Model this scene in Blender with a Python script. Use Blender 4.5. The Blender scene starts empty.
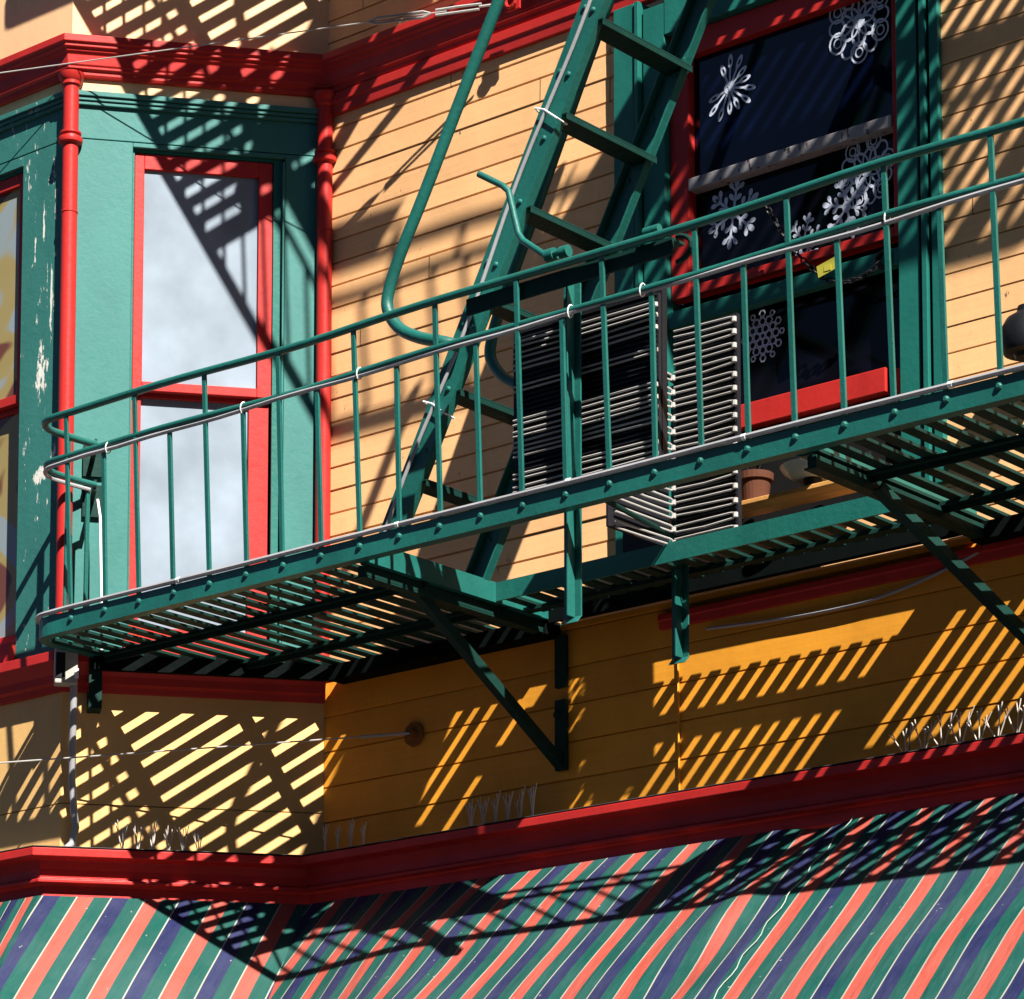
import bpy, bmesh, math, random
from mathutils import Vector, Matrix
random.seed(7)
R = math.radians
S = bpy.context.scene
COL = S.collection

# ------------------------------------------------------------------ camera, sky, sun, exposure
cam = bpy.data.cameras.new("camera")
cam.sensor_width = 36.0
cam.lens = 3296.37 / 1024 * 36.0
cam.shift_y = (1123.2 - 499.5) / 1024
cam.clip_end = 2000
cam_o = bpy.data.objects.new("camera", cam)
COL.objects.link(cam_o)
cam_o.location = (5.712, -11.0335, 1.7416)
cam_o.rotation_euler = (R(90 + 6.4346), 0, R(40.0454))
S.camera = cam_o

LIGHT = Vector((-0.93, 1 / 2.2, -1.0)).normalized()      # the way the sunlight travels
w = bpy.data.worlds.new("World")
S.world = w
w.use_nodes = True
nt = w.node_tree
bg = nt.nodes["Background"]
sky = nt.nodes.new("ShaderNodeTexSky")
sky.sky_type = 'NISHITA'
sky.sun_disc = False
sky.sun_elevation = math.asin(-LIGHT.z)
sky.sun_rotation = math.atan2(-LIGHT.x, -LIGHT.y)
sky.air_density = 0.35
sky.dust_density = 0.0
sky.ozone_density = 2.0
nt.links.new(sky.outputs[0], bg.inputs[0])
bg.inputs[1].default_value = 0.05
sun = bpy.data.lights.new("sun", 'SUN')
sun.energy = 5.0
sun.angle = R(0.5)
sun.color = (1.0, 0.95, 0.86)
sun_o = bpy.data.objects.new("sun", sun)
COL.objects.link(sun_o)
sun_o.location = (6, -6, 14)
sun_o.rotation_euler = LIGHT.to_track_quat('-Z', 'Y').to_euler()
S.view_settings.view_transform = 'Standard'
S.view_settings.look = 'None'
S.view_settings.exposure = 1.28
S.view_settings.gamma = 1.0
S.view_settings.use_curve_mapping = False
S.cycles.max_bounces = 6
S.cycles.diffuse_bounces = 2

K = .98187
# ------------------------------------------------------------------ materials
def lin(r, g, b):
    f = lambda c: (c / 255 / 12.92) if c / 255 <= 0.04045 else ((c / 255 + 0.055) / 1.055) ** 2.4
    return (f(r), f(g), f(b), 1)

def new_mat(name):
    m = bpy.data.materials.new(name)
    m.use_nodes = True
    return m, m.node_tree, m.node_tree.nodes["Principled BSDF"]

def N(nt, t, **kw):
    n = nt.nodes.new(t)
    for k, v in kw.items():
        setattr(n, k, v)
    return n

def ramp(nt, src, p0, c0, p1, c1):
    r = N(nt, "ShaderNodeValToRGB")
    r.color_ramp.elements[0].position = p0
    r.color_ramp.elements[0].color = c0
    r.color_ramp.elements[1].position = p1
    r.color_ramp.elements[1].color = c1
    nt.links.new(src, r.inputs[0])
    return r

PATCHES = [(-5.655, 7.02, .06, .17), (-5.575, 6.60, .035, .09), (-5.66, 6.50, .05, .05), (-5.72, 7.66, .012, .20), (-5.60, 7.35, .008, .3), (-5.66, 7.70, .010, .16), (-5.63, 7.45, .008, .2), (-5.58, 7.8, .008, .12)]
def paint(name, c, rough=0.45, var=0.16, bump=0.25, grain=26.0, peel=0.0, peelcol=(.75, .72, .66, 1), dirt=0.25, spec=0.22, metal=0.0, streak=1.0, chip=None):
    m, nt, p = new_mat(name)
    L = nt.links.new
    g = N(nt, "ShaderNodeNewGeometry")
    mp = N(nt, "ShaderNodeMapping")
    mp.inputs['Scale'].default_value = (1, 1, 0.35 if streak else 1)
    L(g.outputs['Position'], mp.inputs['Vector'])
    n1 = N(nt, "ShaderNodeTexNoise")
    n1.inputs['Scale'].default_value = 3.2
    n1.inputs['Detail'].default_value = 8
    n1.inputs['Roughness'].default_value = 0.65
    L(mp.outputs[0], n1.inputs['Vector'])
    dark = (c[0] * (1 - var), c[1] * (1 - var), c[2] * (1 - var), 1)
    lite = (min(c[0] * (1 + var * .7), 1), min(c[1] * (1 + var * .7), 1), min(c[2] * (1 + var * .7), 1), 1)
    r1 = ramp(nt, n1.outputs['Fac'], .32, dark, .68, lite)
    n2 = N(nt, "ShaderNodeTexNoise")
    n2.inputs['Scale'].default_value = grain
    n2.inputs['Detail'].default_value = 6
    n2.inputs['Roughness'].default_value = 0.7
    L(g.outputs['Position'], n2.inputs['Vector'])
    # grime specks
    n3 = N(nt, "ShaderNodeTexNoise")
    n3.inputs['Scale'].default_value = 11
    n3.inputs['Detail'].default_value = 9
    n3.inputs['Roughness'].default_value = 0.8
    L(mp.outputs[0], n3.inputs['Vector'])
    r3 = ramp(nt, n3.outputs['Fac'], .60, (0, 0, 0, 1), .74, (dirt, dirt, dirt, 1))
    mx = N(nt, "ShaderNodeMix", data_type='RGBA')
    L(r3.outputs[0], mx.inputs['Factor'])
    L(r1.outputs[0], mx.inputs['A'])
    mx.inputs['B'].default_value = (c[0] * .35 + .01, c[1] * .35 + .01, c[2] * .35 + .01, 1)
    col = mx.outputs['Result']
    hgt = n2.outputs['Fac']
    if 'siding' in name:
        sz = N(nt, "ShaderNodeSeparateXYZ")
        L(g.outputs['Position'], sz.inputs[0])
        pitch = (.1112 if 'peach' in name else .168) * K
        base = ((5.556 if 'peach' in name else 4.52)) * K + .0316
        ma = N(nt, "ShaderNodeMath", operation='SUBTRACT')
        L(sz.outputs[2], ma.inputs[0])
        ma.inputs[1].default_value = base
        md = N(nt, "ShaderNodeMath", operation='DIVIDE')
        L(ma.outputs[0], md.inputs[0])
        md.inputs[1].default_value = pitch
        mf = N(nt, "ShaderNodeMath", operation='FLOOR')
        L(md.outputs[0], mf.inputs[0])
        wn = N(nt, "ShaderNodeTexWhiteNoise", noise_dimensions='1D')
        L(mf.outputs[0], wn.inputs['W'])
        mg = N(nt, "ShaderNodeMapping")
        mg.inputs['Scale'].default_value = (1.2, 1.2, 45)
        L(g.outputs['Position'], mg.inputs['Vector'])
        n6 = N(nt, "ShaderNodeTexNoise")
        n6.inputs['Scale'].default_value = 2.5
        n6.inputs['Detail'].default_value = 6
        L(mg.outputs[0], n6.inputs['Vector'])
        mm = N(nt, "ShaderNodeMath", operation='MULTIPLY_ADD')
        L(wn.outputs['Value'], mm.inputs[0])
        mm.inputs[1].default_value = .16
        mm.inputs[2].default_value = .80
        m2 = N(nt, "ShaderNodeMath", operation='MULTIPLY_ADD')
        L(n6.outputs['Fac'], m2.inputs[0])
        m2.inputs[1].default_value = .22
        L(mm.outputs[0], m2.inputs[2])
        vm = N(nt, "ShaderNodeVectorMath", operation='SCALE')
        L(col, vm.inputs[0])
        L(m2.outputs[0], vm.inputs['Scale'])
        col = vm.outputs[0]
        # butt joints, each board broken at its own place
        jx = N(nt, "ShaderNodeMath", operation='MULTIPLY_ADD')
        L(wn.outputs['Value'], jx.inputs[0])
        jx.inputs[1].default_value = 9.0
        L(sz.outputs[0], jx.inputs[2])
        jd = N(nt, "ShaderNodeMath", operation='PINGPONG')
        L(jx.outputs[0], jd.inputs[0])
        jd.inputs[1].default_value = 7.0
        jl = N(nt, "ShaderNodeMath", operation='LESS_THAN')
        L(jd.outputs[0], jl.inputs[0])
        jl.inputs[1].default_value = .0025
        mj = N(nt, "ShaderNodeMix", data_type='RGBA')
        L(jl.outputs[0], mj.inputs['Factor'])
        L(col, mj.inputs['A'])
        mj.inputs['B'].default_value = (c[0] * .15, c[1] * .12, c[2] * .12, 1)
        col = mj.outputs['Result']
    if peel > 0:
        mp2 = N(nt, "ShaderNodeMapping")
        mp2.inputs['Scale'].default_value = (1.6, 1.6, 0.45)
        L(g.outputs['Position'], mp2.inputs['Vector'])
        n4 = N(nt, "ShaderNodeTexNoise")
        n4.inputs['Scale'].default_value = 18
        n4.inputs['Detail'].default_value = 10
        n4.inputs['Roughness'].default_value = 0.75
        L(mp2.outputs[0], n4.inputs['Vector'])
        src = n4.outputs['Fac']
        if name == 'peeling_teal_paint':
            sx = N(nt, "ShaderNodeSeparateXYZ")
            L(g.outputs['Position'], sx.inputs[0])
            def mth(op, a, b_):
                q = N(nt, "ShaderNodeMath", operation=op)
                for i_, v_ in ((0, a), (1, b_)):
                    if isinstance(v_, (int, float)):
                        q.inputs[i_].default_value = v_
                    else:
                        L(v_, q.inputs[i_])
                return q.outputs[0]
            for (px_, pz_, rx_, rz_) in PATCHES:
                px_, pz_ = K * px_ + .1036, K * pz_ + .0316
                dx_ = mth('POWER', mth('DIVIDE', mth('SUBTRACT', sx.outputs[0], px_), rx_), 2.0)
                dz_ = mth('POWER', mth('DIVIDE', mth('SUBTRACT', sx.outputs[2], pz_), rz_), 2.0)
                f_ = mth('MAXIMUM', mth('SUBTRACT', 1.0, mth('ADD', dx_, dz_)), 0.0)
                src = mth('ADD', src, mth('MULTIPLY', f_, .155))
        r4 = ramp(nt, src, 1 - peel, (0, 0, 0, 1), 1 - peel + .012, (1, 1, 1, 1))
        mx2 = N(nt, "ShaderNodeMix", data_type='RGBA')
        L(r4.outputs[0], mx2.inputs['Factor'])
        L(col, mx2.inputs['A'])
        mx2.inputs['B'].default_value = peelcol
        col = mx2.outputs['Result']
        ad = N(nt, "ShaderNodeMath", operation='MULTIPLY_ADD')
        L(r4.outputs[0], ad.inputs[0])
        ad.inputs[1].default_value = -2.0
        L(n2.outputs['Fac'], ad.inputs[2])
        hgt = ad.outputs[0]
    b = N(nt, "ShaderNodeBump")
    b.inputs['Strength'].default_value = bump
    b.inputs['Distance'].default_value = 0.004
    L(hgt, b.inputs['Height'])
    L(b.outputs[0], p.inputs['Normal'])
    L(col, p.inputs['Base Color'])
    rr = ramp(nt, n2.outputs['Fac'], .3, (rough * .8,) * 3 + (1,), .7, (min(1, rough * 1.3),) * 3 + (1,))
    L(rr.outputs[0], p.inputs['Roughness'])
    p.inputs['Specular IOR Level'].default_value = spec
    p.inputs['Metallic'].default_value = metal
    return m

def glass(name, base, rough=0.06, noise=0.0, spec=0.5):
    m, nt, p = new_mat(name)
    L = nt.links.new
    g = N(nt, "ShaderNodeNewGeometry")
    n = N(nt, "ShaderNodeTexNoise")
    n.inputs['Scale'].default_value = 2.6
    n.inputs['Detail'].default_value = 6
    L(g.outputs['Position'], n.inputs['Vector'])
    r = ramp(nt, n.outputs['Fac'], .3, tuple(x * (1 - noise) for x in base[:3]) + (1,), .7, tuple(min(1, x * (1 + noise)) for x in base[:3]) + (1,))
    L(r.outputs[0], p.inputs['Base Color'])
    n2 = N(nt, "ShaderNodeTexNoise")
    n2.inputs['Scale'].default_value = 1.5
    b = N(nt, "ShaderNodeBump")
    b.inputs['Strength'].default_value = 0.06
    b.inputs['Distance'].default_value = 0.02
    L(g.outputs['Position'], n2.inputs['Vector'])
    L(n2.outputs['Fac'], b.inputs['Height'])
    L(b.outputs[0], p.inputs['Normal'])
    p.inputs['Roughness'].default_value = rough
    p.inputs['Specular IOR Level'].default_value = spec
    return m

M = {}
M['peach'] = paint('peach_siding_paint', (.86, .485, .225, 1), .6, .10, .25, dirt=.35, peel=.355, peelcol=(.16, .10, .07, 1))
M['ochre'] = paint('ochre_siding_paint', (.76, .315, .028, 1), .55, .14, .25, dirt=.4, peel=.31, peelcol=(.14, .07, .03, 1))
M['tan'] = paint('ochre_panel_paint', (.76, .46, .175, 1), .6, .12, .25, dirt=.25)
M['peach_panel'] = paint('peach_panel_paint', (.83, .52, .28, 1), .6, .12, .2, dirt=.15)
M['red'] = paint('red_trim_paint', (.44, .023, .020, 1), .42, .2, .3, dirt=.45, peel=.30, peelcol=(.6, .35, .3, 1))
M['teal'] = paint('teal_trim_paint', (.037, .168, .155, 1), .42, .12, .3, dirt=.25, peel=.285, peelcol=(.02, .06, .06, 1))
M['teal_peel'] = paint('peeling_teal_paint', (.034, .165, .146, 1), .5, .14, .6, dirt=.4, peel=.385, peelcol=(.74, .73, .66, 1))
M['green_trim'] = paint('dark_green_trim_paint', (.013, .135, .112, 1), .4, .18, .5, dirt=.3, peel=.30, peelcol=(.01, .03, .03, 1))
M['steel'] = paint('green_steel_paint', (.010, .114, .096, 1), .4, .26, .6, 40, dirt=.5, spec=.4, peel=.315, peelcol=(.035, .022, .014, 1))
M['steel_shade'] = paint('shaded_green_steel_paint', (.006, .032, .026, 1), .55, .25, .45, 40, dirt=.4, spec=.12)  # the green steel darkened, shade under the deck put into the colour
M['grey'] = paint('grey_conduit_paint', (.34, .34, .36, 1), .4, .2, .3, dirt=.3)
M['white'] = paint('white_plastic', (.78, .78, .78, 1), .4, .08, .1, dirt=.1)
M['paper'] = paint('white_paper', (.55, .60, .74, 1), .8, .08, .1, dirt=.0)
M['zinc'] = paint('bare_metal_tube', (.40, .385, .37, 1), .4, .25, .2, 60, dirt=.3, metal=.0)
M['wire'] = paint('weathered_steel_wire', (.42, .40, .38, 1), .4, .2, .1, dirt=.2)
M['spike'] = paint('spike_steel', (.62, .56, .50, 1), .4, .2, .1, dirt=.1)
M['black'] = paint('black_painted_metal', (.010, .011, .014, 1), .45, .3, .3, dirt=.2)
M['fin'] = paint('black_metal_fin', (.012, .012, .016, 1), .5, .3, .5, 80, dirt=.2)
M['wood'] = paint('bare_sill_wood', (.62, .31, .09, 1), .6, .3, .4, 30, dirt=.3, streak=0)
M['clay'] = paint('terracotta', (.10, .035, .018, 1), .8, .25, .3, dirt=.3)
M['enamel'] = paint('white_enamel', (.50, .52, .50, 1), .25, .1, .1, dirt=.1)
M['yellow'] = paint('yellow_tag', (.42, .38, .05, 1), .4, .05, .05, dirt=.0)
M['ivory'] = paint('weathered_sash_paint', (.36, .34, .36, 1), .5, .3, .6, 30, dirt=.5, peel=.42, peelcol=(.04, .02, .02, 1))
M['greybox'] = paint('grey_metal_box', (.38, .37, .33, 1), .5, .2, .3, dirt=.3)
M['brick'] = paint('brown_brick', (.11, .06, .045, 1), .85, .25, .4, 40, dirt=.3)
M['canvas'] = paint('sun_bleached_seam', (.30, .36, .33, 1), .6, .3, .2, dirt=.3)
M['bounce_stop'] = paint('dark_bounce_stop', (.07, .07, .075, 1), .7, .3, .3, dirt=.4)  # dark colour for the added sheet on the cornice top
M['shade_iron'] = paint('shade_black_iron', (.003, .005, .005, 1), .8, .3, .4, dirt=.3, spec=.04)  # bearer colour near black, shade painted in where sun would light it
M['rust'] = paint('rusty_iron', (.22, .085, .02, 1), .8, .35, .5, dirt=.5)
M['store'] = paint('storefront_paint', (.05, .10, .09, 1), .5, .2, .3, dirt=.3)
M['interior'] = paint('dark_interior_board', (.003, .003, .0035, 1), .8, .3, .1, dirt=.2)  # near black, stands in for the unlit opening under the red rail
M['glass'] = glass('dark_window_glass', (.0012, .003, .014, 1), .05, .4, .5)
M['glass_low'] = glass('dark_lower_glass', (.003, .003, .006, 1), .06, .5, .25)
M['blind'] = glass('pale_backed_glass', (.225, .275, .335, 1), .35, .26, .12)

def left_glass():
    m, nt, p = new_mat('patterned_curtain_glass')
    L = nt.links.new
    g = N(nt, "ShaderNodeNewGeometry")
    wv = N(nt, "ShaderNodeTexNoise")
    mp = N(nt, "ShaderNodeMapping")
    mp.inputs['Location'].default_value = (3.3, 0, .4)
    mp.inputs['Scale'].default_value = (1.0, 0.2, .8)
    L(g.outputs['Position'], mp.inputs['Vector'])
    L(mp.outputs[0], wv.inputs['Vector'])
    wv.inputs['Scale'].default_value = 2.4
    wv.inputs['Detail'].default_value = 1.0
    wv.inputs['Distortion'].default_value = 1.5
    r = ramp(nt, wv.outputs['Fac'], .36, (.13, .045, .03, 1), .40, (.30, .23, .085, 1))
    e = r.color_ramp.elements.new(.52)
    e.color = (.30, .24, .10, 1)
    e = r.color_ramp.elements.new(.56)
    e.color = (.24, .29, .31, 1)
    L(r.outputs[0], p.inputs['Base Color'])
    p.inputs['Roughness'].default_value = .12
    p.inputs['Specular IOR Level'].default_value = .5
    return m
M['curtain'] = left_glass()

def awning_mat():
    m, nt, p = new_mat('striped_awning_canvas')
    L = nt.links.new
    uv = N(nt, "ShaderNodeUVMap")
    sp = N(nt, "ShaderNodeSeparateXYZ")
    L(uv.outputs[0], sp.inputs[0])
    g = N(nt, "ShaderNodeNewGeometry")
    fr = N(nt, "ShaderNodeMath", operation='FRACT')
    L(sp.outputs[0], fr.inputs[0])
    r = N(nt, "ShaderNodeValToRGB")
    r.color_ramp.interpolation = 'CONSTANT'
    wht, cor, grn, nav = (.32, .32, .27, 1), (.40, .072, .05, 1), (.004, .070, .056, 1), (.014, .018, .072, 1)
    seq = [(0, wht), (.022, cor), (.255, grn), (.50, wht), (.521, nav), (.765, grn)]
    els = r.color_ramp.elements
    els[0].position, els[0].color = seq[0]
    els[1].position, els[1].color = seq[1]
    for ps, c in seq[2:]:
        e = els.new(ps)
        e.color = c
    L(fr.outputs[0], r.inputs[0])
    # fading and specks of the canvas
    n = N(nt, "ShaderNodeTexNoise")
    n.inputs['Scale'].default_value = 2.2
    n.inputs['Detail'].default_value = 8
    n.inputs['Roughness'].default_value = .7
    L(g.outputs['Position'], n.inputs['Vector'])
    rf = ramp(nt, n.outputs['Fac'], .35, (0, 0, 0, 1), .75, (.10, .10, .10, 1))
    mx = N(nt, "ShaderNodeMix", data_type='RGBA')
    L(rf.outputs[0], mx.inputs['Factor'])
    L(r.outputs[0], mx.inputs['A'])
    mx.inputs['B'].default_value = (.30, .33, .36, 1)
    n2 = N(nt, "ShaderNodeTexNoise")
    n2.inputs['Scale'].default_value = 38
    n2.inputs['Detail'].default_value = 4
    L(g.outputs['Position'], n2.inputs['Vector'])
    rs = ramp(nt, n2.outputs['Fac'], .72, (0, 0, 0, 1), .76, (.5, .5, .5, 1))
    mx2 = N(nt, "ShaderNodeMix", data_type='RGBA')
    L(rs.outputs[0], mx2.inputs['Factor'])
    L(mx.outputs['Result'], mx2.inputs['A'])
    mx2.inputs['B'].default_value = (.5, .5, .46, 1)
    mpu = N(nt, "ShaderNodeMapping")
    mpu.inputs['Scale'].default_value = (.9, 1.4, 1)
    L(uv.outputs[0], mpu.inputs['Vector'])
    n5 = N(nt, "ShaderNodeTexNoise")
    n5.inputs['Scale'].default_value = 3.0
    n5.inputs['Detail'].default_value = 3
    n5.inputs['Roughness'].default_value = .6
    L(mpu.outputs[0], n5.inputs['Vector'])
    rw = ramp(nt, n5.outputs['Fac'], .42, (.62, .62, .62, 1), .62, (1, 1, 1, 1))
    mu = N(nt, "ShaderNodeMix", data_type='RGBA', blend_type='MULTIPLY')
    mu.inputs['Factor'].default_value = .32
    L(mx2.outputs['Result'], mu.inputs['A'])
    L(rw.outputs[0], mu.inputs['B'])
    b2 = N(nt, "ShaderNodeBump")
    b2.inputs['Strength'].default_value = .5
    b2.inputs['Distance'].default_value = .035
    L(n5.outputs['Fac'], b2.inputs['Height'])
    L(mu.outputs['Result'], p.inputs['Base Color'])
    b = N(nt, "ShaderNodeBump")
    L(b2.outputs[0], b.inputs['Normal'])
    b.inputs['Strength'].default_value = .25
    b.inputs['Distance'].default_value = .01
    L(n.outputs['Fac'], b.inputs['Height'])
    L(b.outputs[0], p.inputs['Normal'])
    p.inputs['Roughness'].default_value = .55
    p.inputs['Specular IOR Level'].default_value = .14
    return m
M['awning'] = awning_mat()
M['asphalt'] = paint('asphalt', (.05, .05, .052, 1), .85, .2, .5, 60, dirt=.3, streak=0)
M['pavement'] = paint('concrete_pavement', (.16, .155, .15, 1), .8, .15, .4, 30, dirt=.3, streak=0)

# ------------------------------------------------------------------ mesh building
ORG = {}
SITE = True
def site(v):
    """the house was measured 2 % too large and .2 m too far back; bring it to where it stands"""
    v = Vector(v)
    return Vector((K * v.x + .1036, K * v.y - .2, K * v.z + .0316)) if SITE else v

def thing(name, label, cat, org, group=None):
    o = bpy.data.objects.new(name, None)
    o.empty_display_size = .2
    COL.objects.link(o)
    org = site(org)
    o.location = org
    o['label'] = label
    o['category'] = cat
    if group:
        o['group'] = group
    ORG[o] = Vector(org)
    return o

class MB:
    def __init__(s):
        s.v, s.f, s.uv = [], [], None
    def add(s, vs, fs):
        k = len(s.v)
        s.v += [Vector(v) for v in vs]
        s.f += [tuple(i + k for i in f) for f in fs]
    def para(s, o, u, v, w):
        o, u, v, w = map(Vector, (o, u, v, w))
        P = [o, o + u, o + u + v, o + v]
        P = P + [q + w for q in P]
        F = [(3, 2, 1, 0), (4, 5, 6, 7), (0, 1, 5, 4), (1, 2, 6, 5), (2, 3, 7, 6), (3, 0, 4, 7)]
        if u.cross(v).dot(w) < 0:
            F = [tuple(reversed(f)) for f in F]
        s.add(P, F)
    def box(s, x0, x1, y0, y1, z0, z1):
        s.para((x0, y0, z0), (x1 - x0, 0, 0), (0, y1 - y0, 0), (0, 0, z1 - z0))
    def bar(s, a, b, wid, thk, up=(0, 0, 1)):
        """a rectangular bar from a to b; wid along the side vector, thk along the third"""
        a, b = Vector(a), Vector(b)
        d = (b - a).normalized()
        sd = d.cross(Vector(up)).normalized()
        t = sd.cross(d).normalized()
        s.para(a - sd * wid / 2 - t * thk / 2, b - a, sd * wid, t * thk)
    def tube(s, pts, r, n=8, closed=False, r1=None):
        pts = [Vector(p) for p in pts]
        m = len(pts)
        rings = []
        up = None
        for i, p in enumerate(pts):
            if closed:
                d = (pts[(i + 1) % m] - pts[i - 1]).normalized()
            else:
                d = (pts[min(i + 1, m - 1)] - pts[max(i - 1, 0)]).normalized()
            if up is None:
                up = Vector((0, 0, 1)) if abs(d.z) < .9 else Vector((1, 0, 0))
            sd = d.cross(up).normalized()
            up = sd.cross(d).normalized()
            rr = r if r1 is None else r + (r1 - r) * i / max(1, m - 1)
            rings.append([p + (sd * math.cos(2 * math.pi * k / n) + up * math.sin(2 * math.pi * k / n)) * rr for k in range(n)])
        vs = [q for rg in rings for q in rg]
        fs = []
        for i in range(m if closed else m - 1):
            j = (i + 1) % m
            for k in range(n):
                l = (k + 1) % n
                fs.append((i * n + k, i * n + l, j * n + l, j * n + k))
        if not closed:
            fs.append(tuple(reversed(range(n))))
            fs.append(tuple((m - 1) * n + k for k in range(n)))
        s.add(vs, fs)
    def lathe(s, c, prof, n=20):
        """profile of (radius, z) about a vertical axis through c"""
        c = Vector(c)
        vs, fs = [], []
        for r, z in prof:
            for k in range(n):
                a = 2 * math.pi * k / n
                vs.append(c + Vector((r * math.cos(a), r * math.sin(a), z)))
        for i in range(len(prof) - 1):
            for k in range(n):
                l = (k + 1) % n
                fs.append((i * n + k, i * n + l, (i + 1) * n + l, (i + 1) * n + k))
        s.add(vs, fs)
    def dome(s, c, axis, r, n=8):
        c, ax = Vector(c), Vector(axis).normalized()
        u = ax.orthogonal().normalized()
        v = ax.cross(u)
        vs = []
        for h, q in ((0, 1), (.55, .85), (.9, .45)):
            for k in range(n):
                a = 2 * math.pi * k / n
                vs.append(c + ax * r * h * .8 + (u * math.cos(a) + v * math.sin(a)) * r * q)
        fs = []
        for i in range(2):
            for k in range(n):
                l = (k + 1) % n
                fs.append((i * n + k, i * n + l, (i + 1) * n + l, (i + 1) * n + k))
        fs.append(tuple(2 * n + k for k in range(n)))
        s.add(vs, fs)
    def sweep(s, path, prof, closed=True, caps=True):
        """prof of (p outward, z) swept along a plan path; outward is to the right of travel; mitred corners"""
        pts = [Vector((x, y)) for x, y in path]
        m = len(pts)
        cols = []
        for i, q in enumerate(pts):
            nn = []
            for a, b in ((i - 1, i), (i, i + 1)):
                if 0 <= a and b < m:
                    d = (pts[b] - pts[a]).normalized()
                    nn.append(Vector((d.y, -d.x)))
            if len(nn) == 2:
                bis = nn[0] + nn[1]
                bis = bis * (2 / bis.length_squared)
            else:
                bis = nn[0]
            cols.append([Vector((q.x + bis.x * p, q.y + bis.y * p, z)) for p, z in prof])
        k = len(prof)
        vs = [v for c in cols for v in c]
        fs = []
        for i in range(m - 1):
            for j in range(k if closed else k - 1):
                l = (j + 1) % k
                fs.append((i * k + j, i * k + l, (i + 1) * k + l, (i + 1) * k + j))
        if closed and caps:
            fs.append(tuple(range(k)))
            fs.append(tuple(reversed([(m - 1) * k + j for j in range(k)])))
        s.add(vs, fs)
    def build(s, name, mat, parent=None, bevel=0, smooth=False, root=None):
        me = bpy.data.meshes.new(name)
        s.v = [site(v) for v in s.v]
        base = root or parent
        while base is not None and base not in ORG:
            base = base.parent
        if base is not None:
            org = ORG[base]
        elif s.v:
            lo = Vector([min(v[i] for v in s.v) for i in range(3)])
            hi = Vector([max(v[i] for v in s.v) for i in range(3)])
            org = Vector(((lo.x + hi.x) / 2, (lo.y + hi.y) / 2, lo.z))
        me.from_pydata([v - org for v in s.v], [], s.f)
        bm = bmesh.new()
        bm.from_mesh(me)
        bmesh.ops.recalc_face_normals(bm, faces=bm.faces)
        if smooth:
            for fc in bm.faces:
                fc.smooth = True
            for ed in bm.edges:
                if len(ed.link_faces) == 2 and ed.calc_face_angle() > R(38):
                    ed.smooth = False
        bm.to_mesh(me)
        bm.free()
        me.materials.append(M[mat])
        o = bpy.data.objects.new(name, me)
        COL.objects.link(o)
        if parent is None:
            o.location = org
            ORG[o] = org
        else:
            o.parent = parent
        if bevel:
            b = o.modifiers.new("bevel", 'BEVEL')
            b.width = bevel
            b.segments = 2
            b.limit_method = 'ANGLE'
            b.angle_limit = R(40)
        return o

def tag(o, label, cat, group=None, kind=None):
    o['label'] = label
    o['category'] = cat
    if group:
        o['group'] = group
    if kind:
        o['kind'] = kind
    return o

def copy_tree(o, parent=None):
    c = o.copy()
    COL.objects.link(c)
    if parent is not None:
        c.parent = parent
    for ch in list(o.children):
        copy_tree(ch, c)
    return c

def arc(c, r, a0, a1, n, f):
    return [f(c[0] + r * math.cos(a0 + (a1 - a0) * i / n), c[1] + r * math.sin(a0 + (a1 - a0) * i / n)) for i in range(n + 1)]

# ------------------------------------------------------------------ plan of the house
SA, CA = math.sin(R(39)), math.cos(R(39))          # the bay's side face runs (SA, CA) in plan
CX = -4.714                                        # inner corner of bay and wall
BY = .948                                          # how far the bay stands out
VX = -5.4817                                       # outer corner of the bay
VX2, CX2 = VX - 2.30, VX - 2.30 - (CX - VX)
XR = 4.6                                           # right end of the house
BAYPATH = [(-11, 0), (CX2, 0), (VX2, -BY), (VX, -BY), (CX, 0), (XR, 0)]

def side(s, z, p=0.0):
    """a point on the bay's side face, s metres out from the inner corner, p proud of it"""
    return Vector((CX - SA * s + CA * p, -CA * s - SA * p, z))
SU, SP = Vector((-SA, -CA, 0)), Vector((CA, -SA, 0))

def side_box(b, s0, s1, z0, z1, p0, p1):
    b.para(side(s0, z0, p0), SU * (s1 - s0), (0, 0, z1 - z0), SP * (p1 - p0))

def back_y(x, p):
    """y of the line p in front of the bay's side face"""
    return ((x - CX) * CA - p) / SA

# ---- ground
SITE = False
for nm, x0, x1, y0, y1, z0, z1, mt in (('road', -300, 300, -300, -3.6, -.5, 0, 'asphalt'), ('pavement', -60, 60, -3.6, .0, -.5, .13, 'pavement'), ('ground', -300, 300, .0, 300, -.5, .02, 'pavement')):
    b = MB()
    b.box(x0, x1, y0, y1, z0, z1)
    o = b.build(nm, mt)
    o['kind'] = 'structure'
    o['label'] = {'road': 'grey asphalt street', 'pavement': 'concrete pavement', 'ground': 'ground under the houses'}[nm]

b = MB()
b.box(-4, 70, -26, -17, 0, 19)  # out of view; height and place chosen to cut the sky fill
b.box(-60, -4.01, -26, -18, 0, 6)  # kept low so the window glass mirrors sky
opp = tag(b.build('terrace', 'brick'), 'unseen brown brick terrace added across the street to cut sky fill', 'building')
for i in range(14):
    for z in (4, 8, 12):
        b = MB()
        b.box(-2 + i * 5, -.4 + i * 5, -17.0, -16.96, z, z + 2)
        b.build('window', 'glass_low', opp)
SITE = True
# ------------------------------------------------------------------ the house
house = thing('house', 'peach and ochre clapboard house front with red cornices and angled green bay', 'house', (0, 0, 0))

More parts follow.
